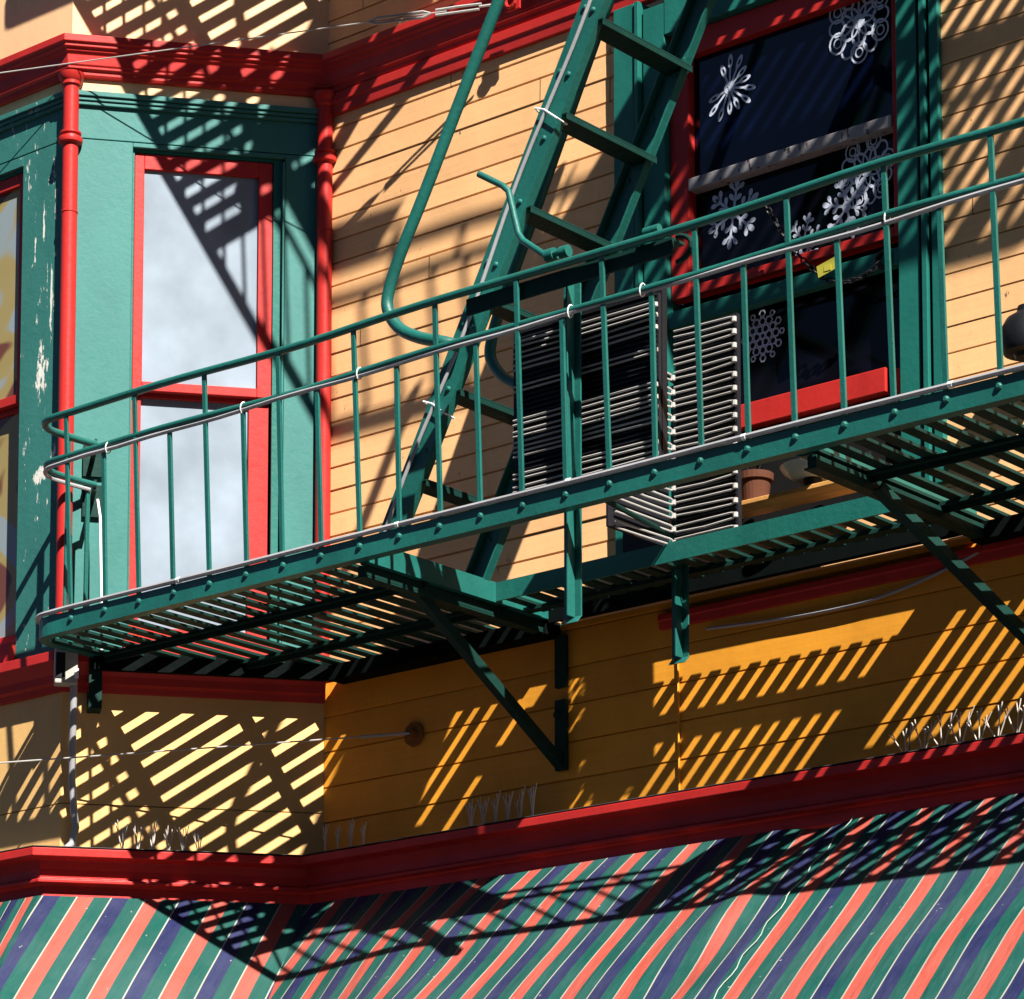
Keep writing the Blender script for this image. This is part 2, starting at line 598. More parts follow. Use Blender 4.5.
def siding(b, path, z0, z1, pitch, gap=.007, dep=.012, jit=.0015, seed=1):
    rnd = random.Random(seed)
    prof = []
    z = z0
    while z < z1 - .001:
        t = min(z + pitch, z1)
        j = rnd.uniform(-jit, jit)
        prof += [(-dep, z), (-dep, z + gap * .6), (j + .001, z + gap), (j - .001, t)]
        z = t
    b.sweep(path, prof, closed=False)

WL, WR = -2.945, -1.262                          # edges of the big window's casing
b = MB()
siding(b, [(CX, 0), (WL, 0)], 5.556, 8.44, .1112, gap=.010, jit=.0025, seed=2)
siding(b, [(WR, 0), (XR, 0)], 5.556, 8.44, .1112, seed=2)
siding(b, [(WL, 0), (WR, 0)], 5.556, 5.80, .1112, seed=5)
siding(b, [(-11, 0), (CX2, 0)], 5.556, 8.44, .1112, seed=2)
siding(b, [(-11, 0), (CX2, 0)], 8.44, 13, .1112, seed=3)
siding(b, [(CX, 0), (XR, 0)], 8.44, 13, .1112, seed=3)
wall = b.build('upper_wall', 'peach', house)
b = MB()
siding(b, [(CX, 0), (XR, 0)], 4.52, 5.556, .168, gap=.008, dep=.012, seed=4, jit=.002)
siding(b, [(-11, 0), (CX2, 0)], 4.52, 5.556, .168, gap=.008, dep=.012, seed=4)
b.build('lower_wall', 'ochre', house)

# bay: plain panels
b = MB()
for z0, z1 in ((4.45, 4.905), (4.911, 5.46)):
    b.sweep([(CX2, 0), (VX2, -BY), (VX, -BY), (CX, 0)], [(-.03, z0), (0, z0), (0, z1), (-.03, z1)], closed=True)
b.build('bay_lower_panel', 'tan', house)
b = MB()
b.sweep([(CX2, 0), (VX2, -BY), (VX, -BY), (CX, 0)], [(-.03, 8.3), (0, 8.3), (0, 13), (-.03, 13)])
b.build('bay_upper_panel', 'peach_panel', house)
# soffit of the bay and roof
b = MB()
b.add([(CX2, 0, 4.44), (VX2, -BY, 4.44), (VX, -BY, 4.44), (CX, 0, 4.44)], [(0, 1, 2, 3)])
b.build('bay_soffit', 'tan', house)
b = MB()
b.box(-11, XR, .05, 9, 12.9, 13.0)
b.box(-11, -10.9, .05, 9, 0, 12.9)
b.box(XR - .1, XR, .05, 9, 0, 12.9)
b.build('roof', 'store', house)
b = MB()
b.box(-11, XR, -.02, .05, 0, 4.48)
b.build('shop_wall', 'store', house)

# bay side face: green boards round the window
sL, sR, zT = .927, .203, 8.079
b = MB()
side_box(b, sL, 1.205, 5.6, 8.10, -.09, 0)              # outer board
side_box(b, .0, sR, 5.6, 8.10, -.09, 0)                 # inner board
side_box(b, .0, 1.205, 8.104, 8.262, -.09, .0)          # frieze board
side_box(b, sR, sL, 8.079, 8.10, -.09, 0)
side_box(b, sR + .002, sR + .012, 5.6, 8.06, -.09, .010)  # bead
side_box(b, .0, 1.21, 8.262, 8.278, -.05, .018)
side_box(b, .0, 1.21, 8.281, 8.297, -.05, .026)
side_box(b, .0, 1.21, 8.300, 8.325, -.05, .036)
b.build('bay_side_board', 'teal', house, bevel=.003)
# bay front: pilaster and frieze
b = MB()
b.box(-5.815, VX + .012, -BY, -BY + .09, 5.6, 8.10)
b.box(VX2, -7.45, -BY, -BY + .09, 5.6, 8.10)
b.box(VX2, VX + .012, -BY, -BY + .09, 8.104, 8.262)
b.box(-7.45, -5.815, -BY, -BY + .09, 8.05, 8.10)
b.box(VX2, VX, -BY - .018, -BY + .05, 8.262, 8.278)
b.box(VX2, VX, -BY - .026, -BY + .05, 8.281, 8.297)
b.box(VX2, VX, -BY - .036, -BY + .05, 8.300, 8.325)
b.sweep([(CX2, 0), (VX2, -BY)], [(-.05, 5.6), (0, 5.6), (0, 8.3), (-.05, 8.3)])
b.build('bay_front_board', 'teal_peel', house, bevel=.003)

# cornices
b = MB()
b.sweep(BAYPATH, [(-.02, 8.392), (.018, 8.392), (.026, 8.405), (.026, 8.42), (.040, 8.428), (.040, 8.44), (.046, 8.445), (.050, 8.492), (.064, 8.505), (.064, 8.515), (.078, 8.52), (.078, 8.535), (.09, 8.54), (.09, 8.574), (-.02, 8.61)])
b.sweep([(CX, 0), (XR, 0)], [(-.02, 8.29), (.02, 8.29), (.026, 8.34), (.034, 8.345), (.034, 8.389), (-.02, 8.389)])
b.build('upper_cornice', 'red', house, bevel=.003)
b = MB()
b.sweep(BAYPATH, [(-.02, 4.435), (.175, 4.435), (.17, 4.492), (.222, 4.497), (.222, 4.512), (.205, 4.518), (.205, 4.56), (.215, 4.60), (.285, 4.606), (.285, 4.643), (-.02, 4.66)])
b.build('lower_cornice', 'red', house, bevel=.003)
b = MB()
b.sweep(BAYPATH, [(.0, 4.666), (.279, 4.650), (.279, 4.653), (.0, 4.670)])  # unseen dark sheet added to stop red light bouncing off the cornice
b.build('bounce_stop_sheet', 'bounce_stop', house)
b = MB()
b.sweep([(CX2, 0), (VX2, -BY), (VX, -BY), (CX, 0)], [(-.02, 5.432), (.02, 5.432), (.03, 5.46), (.05, 5.465), (.06, 5.50), (.085, 5.53), (.10, 5.55), (.105, 5.552), (.105, 5.598), (-.02, 5.612)])
b.sweep([(-2.72, 0), (XR, 0)], [(-.02, 5.44), (.016, 5.44), (.024, 5.475), (.03, 5.478), (.03, 5.505), (-.02, 5.515)])
b.build('string_moulding', 'red', house, bevel=.003)

# red corner colonnettes
for (x, y, lo) in ((VX + .016, -BY - .016, 5.6), (CX + .012, -.030, 5.6)):
    r = .037
    prof = [(r, lo), (r, 7.72), (r + .003, 7.722), (r + .003, 7.73), (r, 7.732), (r, 8.055), (r + .018, 8.062), (r + .022, 8.075), (r + .018, 8.088), (r + .006, 8.092), (r + .006, 8.10), (r + .014, 8.105), (r + .014, 8.115), (r, 8.122), (r, 8.335), (r + .010, 8.345), (r + .010, 8.36), (r + .022, 8.375), (r + .026, 8.40)]
    b = MB()
    b.lathe((x, y, 0), prof, 24)
    b.build('corner_column', 'red', house, smooth=True)

# ---- window in the bay's side face
def rect_frame(b, fbox, a0, a1, z0, z1, wl, wr, wt, wb, p0, p1):
    fbox(b, a0, a0 + wl, z0, z1, p0, p1)
    fbox(b, a1 - wr, a1, z0, z1, p0, p1)
    fbox(b, a0 + wl, a1 - wr, z1 - wt, z1, p0, p1)
    if wb:
        fbox(b, a0 + wl, a1 - wr, z0, z0 + wb, p0, p1)

b = MB()
rect_frame(b, side_box, .215, .925, 5.62, 8.077, .040, .008, .012, .0, -.09, -.022)
win = b.build('window', 'green_trim', house)
b = MB()
rect_frame(b, side_box, .258, .915, 6.905, 8.062, .068, .046, .075, .044, -.066, -.030)
b.build('upper_sash', 'red', win, bevel=.003)
b = MB()
rect_frame(b, side_box, .262, .915, 5.70, 6.93, .098, .046, .046, .075, -.105, -.070)
b.build('lower_sash', 'red', win, bevel=.003)
b = MB()
side_box(b, .24, .262, 5.7, 6.92, -.10, -.07)
b.build('sash_track', 'black', win)
b = MB()
side_box(b, .32, .875, 6.94, 7.99, -.055, -.048)
b.build('pane', 'blind', win)
b = MB()
side_box(b, .35, .875, 5.76, 6.90, -.095, -.088)
b.build('pane', 'blind', win)
b = MB()
side_box(b, .20, .94, 5.60, 5.70, -.09, .03)
b.build('sill', 'red', win)

# ---- window in the bay's front face
def front_box(b, a0, a1, z0, z1, p0, p1):
    b.box(a0, a1, -BY - p1, -BY - p0, z0, z1)
b = MB()
rect_frame(b, front_box, -7.449, -5.816, 5.62, 8.049, .01, .006, .012, 0, -.09, -.02)
win = b.build('window', 'green_trim', house)
b = MB()
rect_frame(b, front_box, -7.438, -5.823, 6.90, 8.036, .05, .048, .06, .045, -.066, -.03)
b.build('upper_sash', 'red', win, bevel=.003)
b = MB()
rect_frame(b, front_box, -7.438, -5.823, 5.72, 6.92, .05, .0, .045, .07, -.105, -.07)
b.build('lower_sash', 'red', win, bevel=.003)
for z0, z1, p in ((6.94, 7.99, -.05), (5.75, 6.90, -.082)):
    b = MB()
    front_box(b, -7.4, -5.865 if z0 > 6.5 else -5.823, z0, z1, p - .006, p)
    b.build('pane', 'curtain', win)
b = MB()
front_box(b, -7.45, -5.815, 5.60, 5.72, -.09, .03)
b.build('sill', 'red', win)

# ---- the big window behind the fire escape
b = MB()
b.box(WL, -2.83, -.035, .10, 5.80, 8.29)
b.box(-2.822, -2.80, -.045, .10, 5.80, 8.29)
b.box(-2.79, -2.672, -.022, .10, 5.80, 8.25)
b.box(-1.468, -1.366, -.026, .10, 5.80, 8.25)
b.box(-1.348, -1.322, -.040, .10, 5.80, 8.29)
b.box(-1.305, WR, -.030, .10, 5.80, 8.29)
b.box(-2.67, -1.47, -.025, .10, 8.10, 8.29)
b.box(-2.67, -1.47, .10, .13, 5.80, 8.29)
b.box(-1.366, -1.305, .02, .10, 5.8, 8.29)
b.box(WL, -2.67, .02, .10, 5.8, 8.24)
win = b.build('window', 'green_trim', house, bevel=.003)
b = MB()
rect_frame(b, lambda b, a0, a1, z0, z1, p0, p1: b.box(a0, a1, -p1, -p0, z0, z1), -2.668, -1.472, 6.90, 8.098, .10, .040, .112, .045, -.075, -.012)
b.build('frame', 'red', win, bevel=.004)
b = MB()
b.box(-2.566, -1.514, .005, .07, 7.372, 7.426)
b.build('meeting_rail', 'ivory', win, bevel=.004)
b = MB()
b.box(-2.566, -1.514, .056, .062, 7.426, 7.985)
b.build('pane', 'glass', win)
b = MB()
b.box(-2.566, -1.514, .064, .07, 6.945, 7.372)
b.build('pane', 'glass_low', win)
b = MB()
b.box(-2.668, -1.472, .078, .09, 5.80, 6.90)
b.build('pane', 'glass_low', win)
b = MB()
b.box(-2.668, -1.56, .005, .07, 6.25, 6.355)
b.box(-1.556, -1.472, .035, .07, 6.22, 6.35)
b.build('lower_rail', 'red', win, bevel=.004)
b = MB()
b.box(-2.668, -1.474, -.012, .035, 6.768, 6.842)
b.build('guard_board', 'green_trim', win, bevel=.004)
b = MB()
b.box(-2.668, -1.472, .03, .072, 5.80, 6.218)  # dark board put in where the opening is unlit
b.build('dark_opening_panel', 'interior', win)

# wooden plank sill on the wall under the window, with pot and bowl
b = MB()
b.box(-2.72, -1.636, -.116, -.036, 5.836, 5.856)
b.box(-2.72, -1.636, -.20, -.120, 5.834, 5.856)
sill = b.build('window_sill', 'wood', house, bevel=.004)

# ------------------------------------------------------------------ awning
aw = thing('awning', 'striped canvas shop awning in coral, navy and green under the lower cornice', 'awning', (-3, -1.2, 2.7))
PROF = [(.205, 4.437), (.61, 4.01), (1.0, 3.575), (1.5, 2.99)]
def prof_z(p):
    for (p0, z0), (p1, z1) in zip(PROF, PROF[1:]):
        if p <= p1:
            return z0 + (z1 - z0) * (p - p0) / (p1 - p0)
    return PROF[-1][1]
P0A, P1A = PROF[0][0], PROF[-1][0]
P = .288
FL = (1 - SA) / CA                                   # how far a mitred corner runs sideways per metre of offset
xi0 = CX + (P0A - P0A * SA) / CA                      # inner corner at the top edge
xo0 = CX + (P0A + (-BY - P0A) * SA) / CA              # outer corner at the top edge
PROF2 = [(.205, 4.437), (.64, 4.068), (1.0, 3.735), (1.5, 3.25)]
def prof_w(p):
    for (p0, z0), (p1, z1) in zip(PROF2, PROF2[1:]):
        if p <= p1:
            break
    return z0 + (z1 - z0) * (p - p0) / (p1 - p0)
PH = .1465
def place(kind, q, v):
    """q: place along the top edge, v: 0 at the top, 1 at the hem -> point on the canvas and stripe coordinate"""
    p = P0A + (P1A - P0A) * v
    fl = FL * (p - P0A)
    if kind == 'main':
        x = max(q, xi0 + fl)
        k = min(1, max(0, (x - xi0 - fl) / .9))
        k = k * k * (3 - 2 * k)
        return x, -p, prof_z(p) * (1 - k) + prof_w(p) * k, (x + .66) / P + PH
    if kind == 'side':
        x = q + fl
        return x, back_y(x, p), prof_z(p), (xi0 + .66) / P + PH + (q - xi0 + .06 * (p - P0A)) * 1.48 / P
    x = min(q, xo0) + fl
    return x, -BY - p, prof_z(p), (xi0 + .66) / P + PH + (xo0 - xi0) * 1.48 / P + (x - fl * .98 - xo0) * 1.4 / P
NV = 36
GR = {'front': [-8.2 + (xo0 + 8.2) * i / 70 for i in range(71)], 'side': [xo0 + (xi0 - xo0) * i / 24 for i in range(25)], 'main': [xi0 + (XR - .05 - xi0) * i / 260 for i in range(261)]}
me = bpy.data.meshes.new('canopy')
vs, fs, us = [], [], []
hem = []
for kind in ('front', 'side', 'main'):
    xs = GR[kind]
    base = len(vs)
    for q in xs:
        for j in range(NV + 1):
            v = j / NV
            x, y, z, u = place(kind, q, v)
            if kind == 'main':
                wv = math.exp(-((q + 1.75 + .25 * v) / .15) ** 2) * .016 * math.sin(v * 11 + q * 8) + .004 * math.sin(v * 14 + q * 1.3) * math.sin(q * 1.1 + 2) * min(1, (q - xi0) * 2)
                y -= wv * 1.1
                z += wv
                u += .009 * math.sin(v * 9 + q * 1.7) * min(1, v * 4) * min(1, q - xi0)
            vs.append(site((x, y, z)))
            us.append((u, v))
            if j == NV:
                hem.append((x, y, z, u))
    for i in range(len(xs) - 1):
        for j in range(NV):
            a = base + i * (NV + 1) + j
            fs.append((a, a + 1, a + NV + 2, a + NV + 1))
org = ORG[aw]
me.from_pydata([v - org for v in vs], [], fs)
ul = me.uv_layers.new(name='UVMap')
for lp in me.loops:
    ul.data[lp.index].uv = us[lp.vertex_index]
for p in me.polygons:
    p.use_smooth = True
bm = bmesh.new()
bm.from_mesh(me)
bmesh.ops.recalc_face_normals(bm, faces=bm.faces)
for e in bm.edges:
    if len(e.link_faces) == 2 and e.calc_face_angle() > R(14):
        e.smooth = False
bm.to_mesh(me)
bm.free()
me.materials.append(M['awning'])
can = bpy.data.objects.new('canopy', me)
COL.objects.link(can)
can.parent = aw
# valance
me = bpy.data.meshes.new('valance')
vs, fs, us = [], [], []
for x, y, z, u in hem:
    for j in range(2):
        vs.append(site((x, y - .004, z - .002 - .26 * j)) - org)
        us.append((u, j))
for i in range(len(hem) - 1):
    fs.append((2 * i, 2 * i + 1, 2 * i + 3, 2 * i + 2))
me.from_pydata(vs, [], fs)
ul = me.uv_layers.new(name='UVMap')
for lp in me.loops:
    ul.data[lp.index].uv = us[lp.vertex_index]
me.materials.append(M['awning'])
o = bpy.data.objects.new('valance', me)
COL.objects.link(o)
o.parent = aw
for q in (-1.60, 1.9):
    b = MB()
    b.tube([Vector(place('main', q + .010 * math.sin(i * 1.3), i / 40)[:3]) + Vector((0, -.004, .008)) for i in range(41)], .0022, 6)
    b.build('seam', 'canvas', aw)
for x in (-3, -.5, 2, 4.2):
    b = MB()
    b.tube([(x, -.0, 2.75), (x, -1.46, 2.86)], .016, 8)
    b.build('support_arm', 'black', aw)

# ------------------------------------------------------------------ fire escape
SITE = False
WY, WX = -.2, K * CX + .1036                        # the wall's face and the bay's inner corner
def bay_y(x, p):
    return WY + ((x - WX) * CA - p) / SA
Z0, Z1 = 5.50, 5.585
XE = 1.95                                             # right end of the balcony
HX0, HX1, HY0, HY1 = -3.10, -.985, -1.455, -.655        # the ladder hatch
def make_fire_escape():
    root = thing('fire_escape', 'green iron fire escape balcony with slatted floor below the big window', 'fire escape', (-2, -.75, 5.5), 'fire escape balconies')
    # outline of the deck, from the bay round the left end, along the front, round the right end
    path = [(-5.112, -1.02), (-5.112, -1.36)] + [(-4.972 - .14 * math.cos(a), -1.36 - .14 * math.sin(a)) for a in [R(q) for q in (15, 30, 45, 60, 75, 90)]]
    path += [(XE - .14, -1.5)] + [(XE - .14 + .14 * math.sin(R(q)), -1.36 - .14 * math.cos(R(q))) for q in (15, 30, 45, 60, 75, 90)] + [(XE, WY - .03)]
    b = MB()
    b.sweep(path, [(0, Z0), (0, Z1), (-.008, Z1), (-.008, Z0 + .008), (-.05, Z0 + .008), (-.05, Z0)])
    BX = [-5.03 + .2145 * i for i in range(33)]
    for x in BX:
        if -4.9 < x < XE - .1:
            b.dome((x - .004, -1.5005, 5.55), (0, -1, 0), .015)
    b.build('edge_channel', 'steel', root)
    # hatch rim
    b = MB()
    b.box(HX0 - .012, HX0, -1.452, -.25, Z0 - .005, Z1 - .002)
    b.box(HX0 - .055, HX0 - .012, -1.44, -.25, Z0 - .005, Z0 + .004)
    b.box(HX1, HX1 + .012, -1.452, -.25, Z0 - .005, Z1 - .002)
    b.box(HX1 + .012, HX1 + .055, -1.44, -.25, Z0 - .005, Z0 + .004)
    b.box(HX0, HX1, HY1, HY1 + .010, Z0, Z1 - .004)
    b.build('hatch_rim', 'steel', root)
    # slats, on bearers
    b = MB()
    x = -5.06
    while x < XE - .05:
        yb = WY - .055 if x > -4.40 else min(bay_y(x, .12), WY - .055)
        y0 = -1.49
        if x < -4.98:
            y0 = -1.40
        if HX0 < x < HX1:
            yb = -.365
        spans = [(y0, yb)]
        if HX0 - .01 < x < HX1 + .01:
            spans = [(HY1 + .012, yb)]
        jz = random.uniform(-.002, .002)
        jx = random.uniform(-.004, .004)
        for s0, s1 in spans:
            b.box(x + jx - .027, x + jx + .027, s0, s1, Z0 + .010 + jz, Z0 + .022 + jz)
        x += .1005
    b.build('floor_slats', 'steel_shade', root)
    b = MB()
    for y in (-1.085, -.585):
        for (xa, xb) in ((-5.04, HX0 - .015), (HX1 + .015, XE - .02)):
            if y > -.6 and xa < -4:
                xa = -4.74
            b.box(xa, xb, y - .028, y + .028, Z0 - .006, Z0 + .009)
            b.box(xa, xb, y - .004, y + .004, Z0 - .03, Z0 - .006)
    b.box(HX0, HX1, -.475, -.425, Z0 - .006, Z0 + .009)
    b.build('floor_bearer', 'steel_shade', root)
    b = MB()
    b.box(HX0, HX1, -.305, -.290, Z0 - .022, Z0 + .085)  # upright strip added to hide the sunlit wall behind the gap
    b.box(HX0, HX1, -.290, -.204, Z0 - .0, Z0 + .004)
    for xa, xb in ((-4.40, HX0 - .015), (HX1 + .015, XE - .02)):
        b.box(xa, xb, -.305, -.262, Z0 - .065, Z0 + .004)
        b.box(xa, xb, -.262, -.204, Z0 - .065, Z0 - .0)
    b.bar((-5.09, bay_y(-5.09, .135), Z0 - .018), (-4.40, bay_y(-4.40, .135), Z0 - .018), .034, .085)
    b.build('wall_bearer', 'shade_iron', root)
    # rails; the top one leans outward a little
    ZM, ZTp = 6.272, 6.462
    def rail(y, z, cur, gx=0):
        pts = [(-5.035, -1.17, z), (-5.047, -1.28, z), (-5.047, -1.36, z)]
        pts += [(-4.907 - .14 * math.cos(R(q)), -1.40 + (y + .14 + 1.40) - .14 * math.sin(R(q)), z) for q in (0, 20, 40, 60, 75, 90)]
        pts += [(-4.907 + (XE - .14 + 4.907) * i / 40, y + .004 * math.sin(i * .9), z + .006 * math.sin(i * .55) - .02 * math.sin(math.pi * i / 40) * cur) for i in range(1, 41)]
        pts += [(XE - .14 + .14 * math.sin(R(q)), y + .14 - .14 * math.cos(R(q)), z) for q in (30, 60, 90)] + [(XE, WY - .02, z)]
        return pts
    b = MB()
    b.tube(rail(-1.545, ZTp, .6), .0165, 10)
    b.build('top_rail', 'steel', root, smooth=True)
    b = MB()
    b.tube(rail(-1.532, ZM, .6), .0145, 10)
    b.build('middle_rail', 'steel', root, smooth=True)
    for i, x in enumerate(BX):
        full = i % 2 == 1
        if x < -4.9:
            continue
        if x > XE - .05:
            continue
        zt = ZTp if full else ZM
        xx = x + random.uniform(-.006, .006)
        b = MB()
        b.bar((xx, -1.504, Z1 - .004), (xx + random.uniform(-.006, .006), -1.545 if full else -1.532, zt - .004), .022, .012, up=(0, 1, 0))
        b.build('baluster', 'steel', root, bevel=.002)
    for y in (-1.32, -1.20):
        b = MB()
        b.bar((-5.06, y, Z0 + .03), (-5.05, y, ZTp if y < -1.3 else ZM), .020, .012, up=(1, 0, 0))
        b.build('baluster', 'steel', root, bevel=.002)
    # brackets that tie the rail ends to the bay
    for z in (ZTp, ZM):
        b = MB()
        a = Vector((-5.035, -1.17, z))
        e = a - SP * (.205)
        b.bar(a, e, .012, .05)
        b.bar(e + SP * .006 + Vector((0, 0, -.09)), e + SP * .006 + Vector((0, 0, .06)), .09, .012, up=SP)
        b.build('wall_tie', 'steel_shade', root)
    # brackets under the floor
    for x, xw, dx in ((-3.15, -3.10, 0), (-.93, -.62, .06), (1.5, 1.55, 0)):
        b = MB()
        b.box(x - .02, x + .02, -1.44, WY - .03, Z0 - .05, Z0 - .008)
        b.box(x - .035, x + .02, -1.44, WY - .03, Z0 - .058, Z0 - .050)
        b.bar((x + dx - .015, -1.06, Z0 - .04), (xw + .01, WY - .02, 4.875), .045, .012, up=(1, 0, 0))
        b.bar((x + dx - .038, -1.06, Z0 - .05), (xw - .013, WY - .02, 4.865), .010, .045, up=(1, 0, 0))
        b.box(xw - .03, xw + .03, WY - .028, WY - .004, 4.845, 5.155)
        b.box(xw - .03, xw + .03, WY - .028, WY - .004, 5.21, 5.44)
        b.dome((xw - .015, WY - .028, 5.09), (0, -1, 0), .02)
        b.build('bracket', 'steel_shade', root, bevel=.002)
    # a bracket under the left end on the bay
    b = MB()
    q0 = Vector((WX, WY, 0)) + SU * 1.085
    b.para(q0 + SP * .10 + Vector((0, 0, 5.27)), SU * -.06, (0, 0, .23), SP * .012)
    b.para(q0 + SP * .002 + Vector((0, 0, 5.27)), SU * -.06, (0, 0, .03), SP * .098)
    b.para(q0 + SP * .002 + Vector((0, 0, 5.30)), SU * -.06, (0, 0, .20), SP * .012)
    b.build('bracket', 'steel_shade', root, bevel=.002)
    # plate on the gate in the railing
    b = MB()
    b.box(-2.52, -1.50, -1.520, -1.508, 6.37, 6.436)
    b.box(-2.52, -1.50, -1.507, -1.44, 6.425, 6.436)
    pts = [(-1.50 + .07 * math.sin(R(q)), -1.49, 6.395 + .05 * math.cos(R(q))) for q in range(0, 181, 20)]
    b.tube(pts, .010, 8)
    b.build('gate_plate', 'steel_shade', root)
    b = MB()
    b.tube([(-2.472, -1.50, 6.945), (-2.36, -1.485, 6.872), (-2.335, -1.48, 6.845), (-2.285, -1.48, 6.66), (-2.262, -1.48, 6.625), (-2.14, -1.48, 6.53), (-2.05, -1.49, 6.525)], .0135, 10)
    lb = b.build('latch_bar', 'steel', root, smooth=True)
    for x0, x1, y, z, r in ((-2.14, -2.10, -1.48, 6.53, .026), (-2.07, -2.03, -1.48, 6.526, .024), (-1.62, -1.55, -1.53, 6.478, .018)):
        b = MB()
        b.tube([(x0, y, z), (x1, y, z)], r, 12)
        b.build('collar', 'steel', root, smooth=True)
    return root
fe = make_fire_escape()
fe2 = copy_tree(fe)
fe2.location = (-2, -.75, 5.5 + 3.95)
fe2['label'] = 'upper green iron fire escape balcony, one storey above the big window'

# ------------------------------------------------------------------ steep ladder between the balconies
lad = thing('fire_escape_ladder', 'steep green iron ladder with flat treads rising through the balcony hatch', 'ladder', (-3.15, -1, 5.55), 'fire escape ladders')
LD = Vector((1.04, 0, 1.90)).normalized()
LN = Vector((-LD.z, 0, LD.x))
L0 = Vector((-3.165, 0, 5.575))
LEN = 4.6
def lp(t, y, n=0.0):
    q = L0 + LD * t + LN * n
    return Vector((q.x, y, q.z))
for y, sg in ((-1.30, 1), (-.70, -1)):
    b = MB()
    b.para(lp(0, y, -.055), LD * LEN, LN * .115, (0, .009, 0))
    b.para(lp(0, y + .009 if sg > 0 else y, -.055), LD * LEN, LN * .008, (0, .035 * sg, 0))
    b.para(lp(0, y + .009 if sg > 0 else y, .052), LD * LEN, LN * .008, (0, .035 * sg, 0))
    t = .19
    while t < LEN:
        for nn in (-.02, .028):
            b.dome(lp(t, y - .0005, nn), (0, -1, 0), .013)
        t += .262
    b.build('stringer', 'steel', lad, bevel=.002)
t = .31
while t < LEN:
    q = L0 + LD * t
    b = MB()
    b.box(q.x - .045, q.x + .085, -1.289, -.702, q.z - .008, q.z + .0)
    b.box(q.x + .079, q.x + .085, -1.289, -.702, q.z - .03, q.z - .008)
    b.build('tread', 'steel_shade', lad, bevel=.002)
    t += .3845
for y, k in ((-1.37, 1), (-.64, -1)):
    b = MB()
    g = [(-1.58, 9.30), (-2.04, 8.49), (-2.48, 7.713), (-2.70, 7.325), (-2.891, 6.985), (-3.0, 6.80), (-3.065, 6.66), (-3.075, 6.57), (-3.01, 6.475), (-2.90, 6.41), (-2.78, 6.365)]
    sh = 0 if k == 1 else 1
    pts = [Vector((gx - sh * (.06 + .07 * max(0, gz - 6.5) * (gz < 9)), y, gz)) for gx, gz in g if gz < 9 or not sh] + [Vector((-2.72, y + .045 * k, 6.345))]
    sm = []
    for i in range(len(pts) - 1):
        for q in range(6):
            u = q / 6
            p0, p1, p2, p3 = pts[max(i - 1, 0)], pts[i], pts[i + 1], pts[min(i + 2, len(pts) - 1)]
            sm.append(.5 * ((2 * p1) + (p2 - p0) * u + (2 * p0 - 5 * p1 + 4 * p2 - p3) * u * u + (3 * p1 - p0 - 3 * p2 + p3) * u ** 3))
    sm.append(pts[-1])
    b.tube(sm, .0255, 12)
    b.build('handrail', 'steel', lad, smooth=True)
lad2 = copy_tree(lad)
lad2.location = (-3.15, -1, 5.55 + 3.95)
lad2['label'] = 'upper green iron ladder standing on the balcony above the window'

# ------------------------------------------------------------------ drop ladder hanging in the hatch
dl = thing('drop_ladder', 'green iron drop ladder hanging down through the balcony hatch beside the wire rack', 'ladder', (-2.3, -.8, 5.15))
for x, y, z0, z1 in ((-2.085, -1.385, 5.10, 6.43), (-2.235, -.50, 5.14, 6.3)):
    b = MB()
    b.box(x - .05, x + .035, y, y + .008, z0, z1)
    b.box(x - .002, x + .006, y - .045, y, z0, z1)
    b.para((x - .05, y, z0 + .004), (.085, 0, 0), (0, .008, 0), (0, -.028, -.03))
    b.build('stringer', 'steel', dl, bevel=.002)
for k in range(3):
    b = MB()
    b.tube([(-2.08, -1.375, 5.33 + .33 * k + .3), (-2.23, -.5, 5.33 + .33 * k + .3)], .011, 8)
    b.build('rung', 'steel_shade', dl)

# ------------------------------------------------------------------ rack of wire loops
rk = thing('wire_rack', 'stacked black rack of grey wire loops standing behind the railing', 'rack', (-2.2, -.8, 5.56))
b = MB()
b.box(-2.43, -1.72, -1.318, -1.29, 5.60, 6.33)
zz = 5.62
while zz < 6.33:
    b.box(-2.425, -1.725, -1.335, -1.318, zz, zz + .004)
    zz += .02
b.build('fin_panel', 'fin', rk)
b = MB()
b.box(-2.46, -2.43, -1.30, -1.27, 5.60, 6.36)
b.box(-1.745, -1.715, -1.30, -1.27, 5.60, 6.36)
b.box(-2.43, -1.745, -1.30, -1.27, 6.332, 6.36)
b.build('rack_frame', 'black', rk)
b = MB()
b.box(-2.215, -2.205, -1.02, -.62, 5.57, 6.30)
b.box(-2.20, -1.89, -.575, -.55, 5.58, 6.50)
b.box(-2.46, -2.235, -.60, -.58, 5.575, 5.76)
zz = 5.585
while zz < 6.5:
    b.box(-2.195, -1.895, -.590, -.575, zz, zz + .004)
    zz += .02
b.build('fin_panel', 'fin', rk)
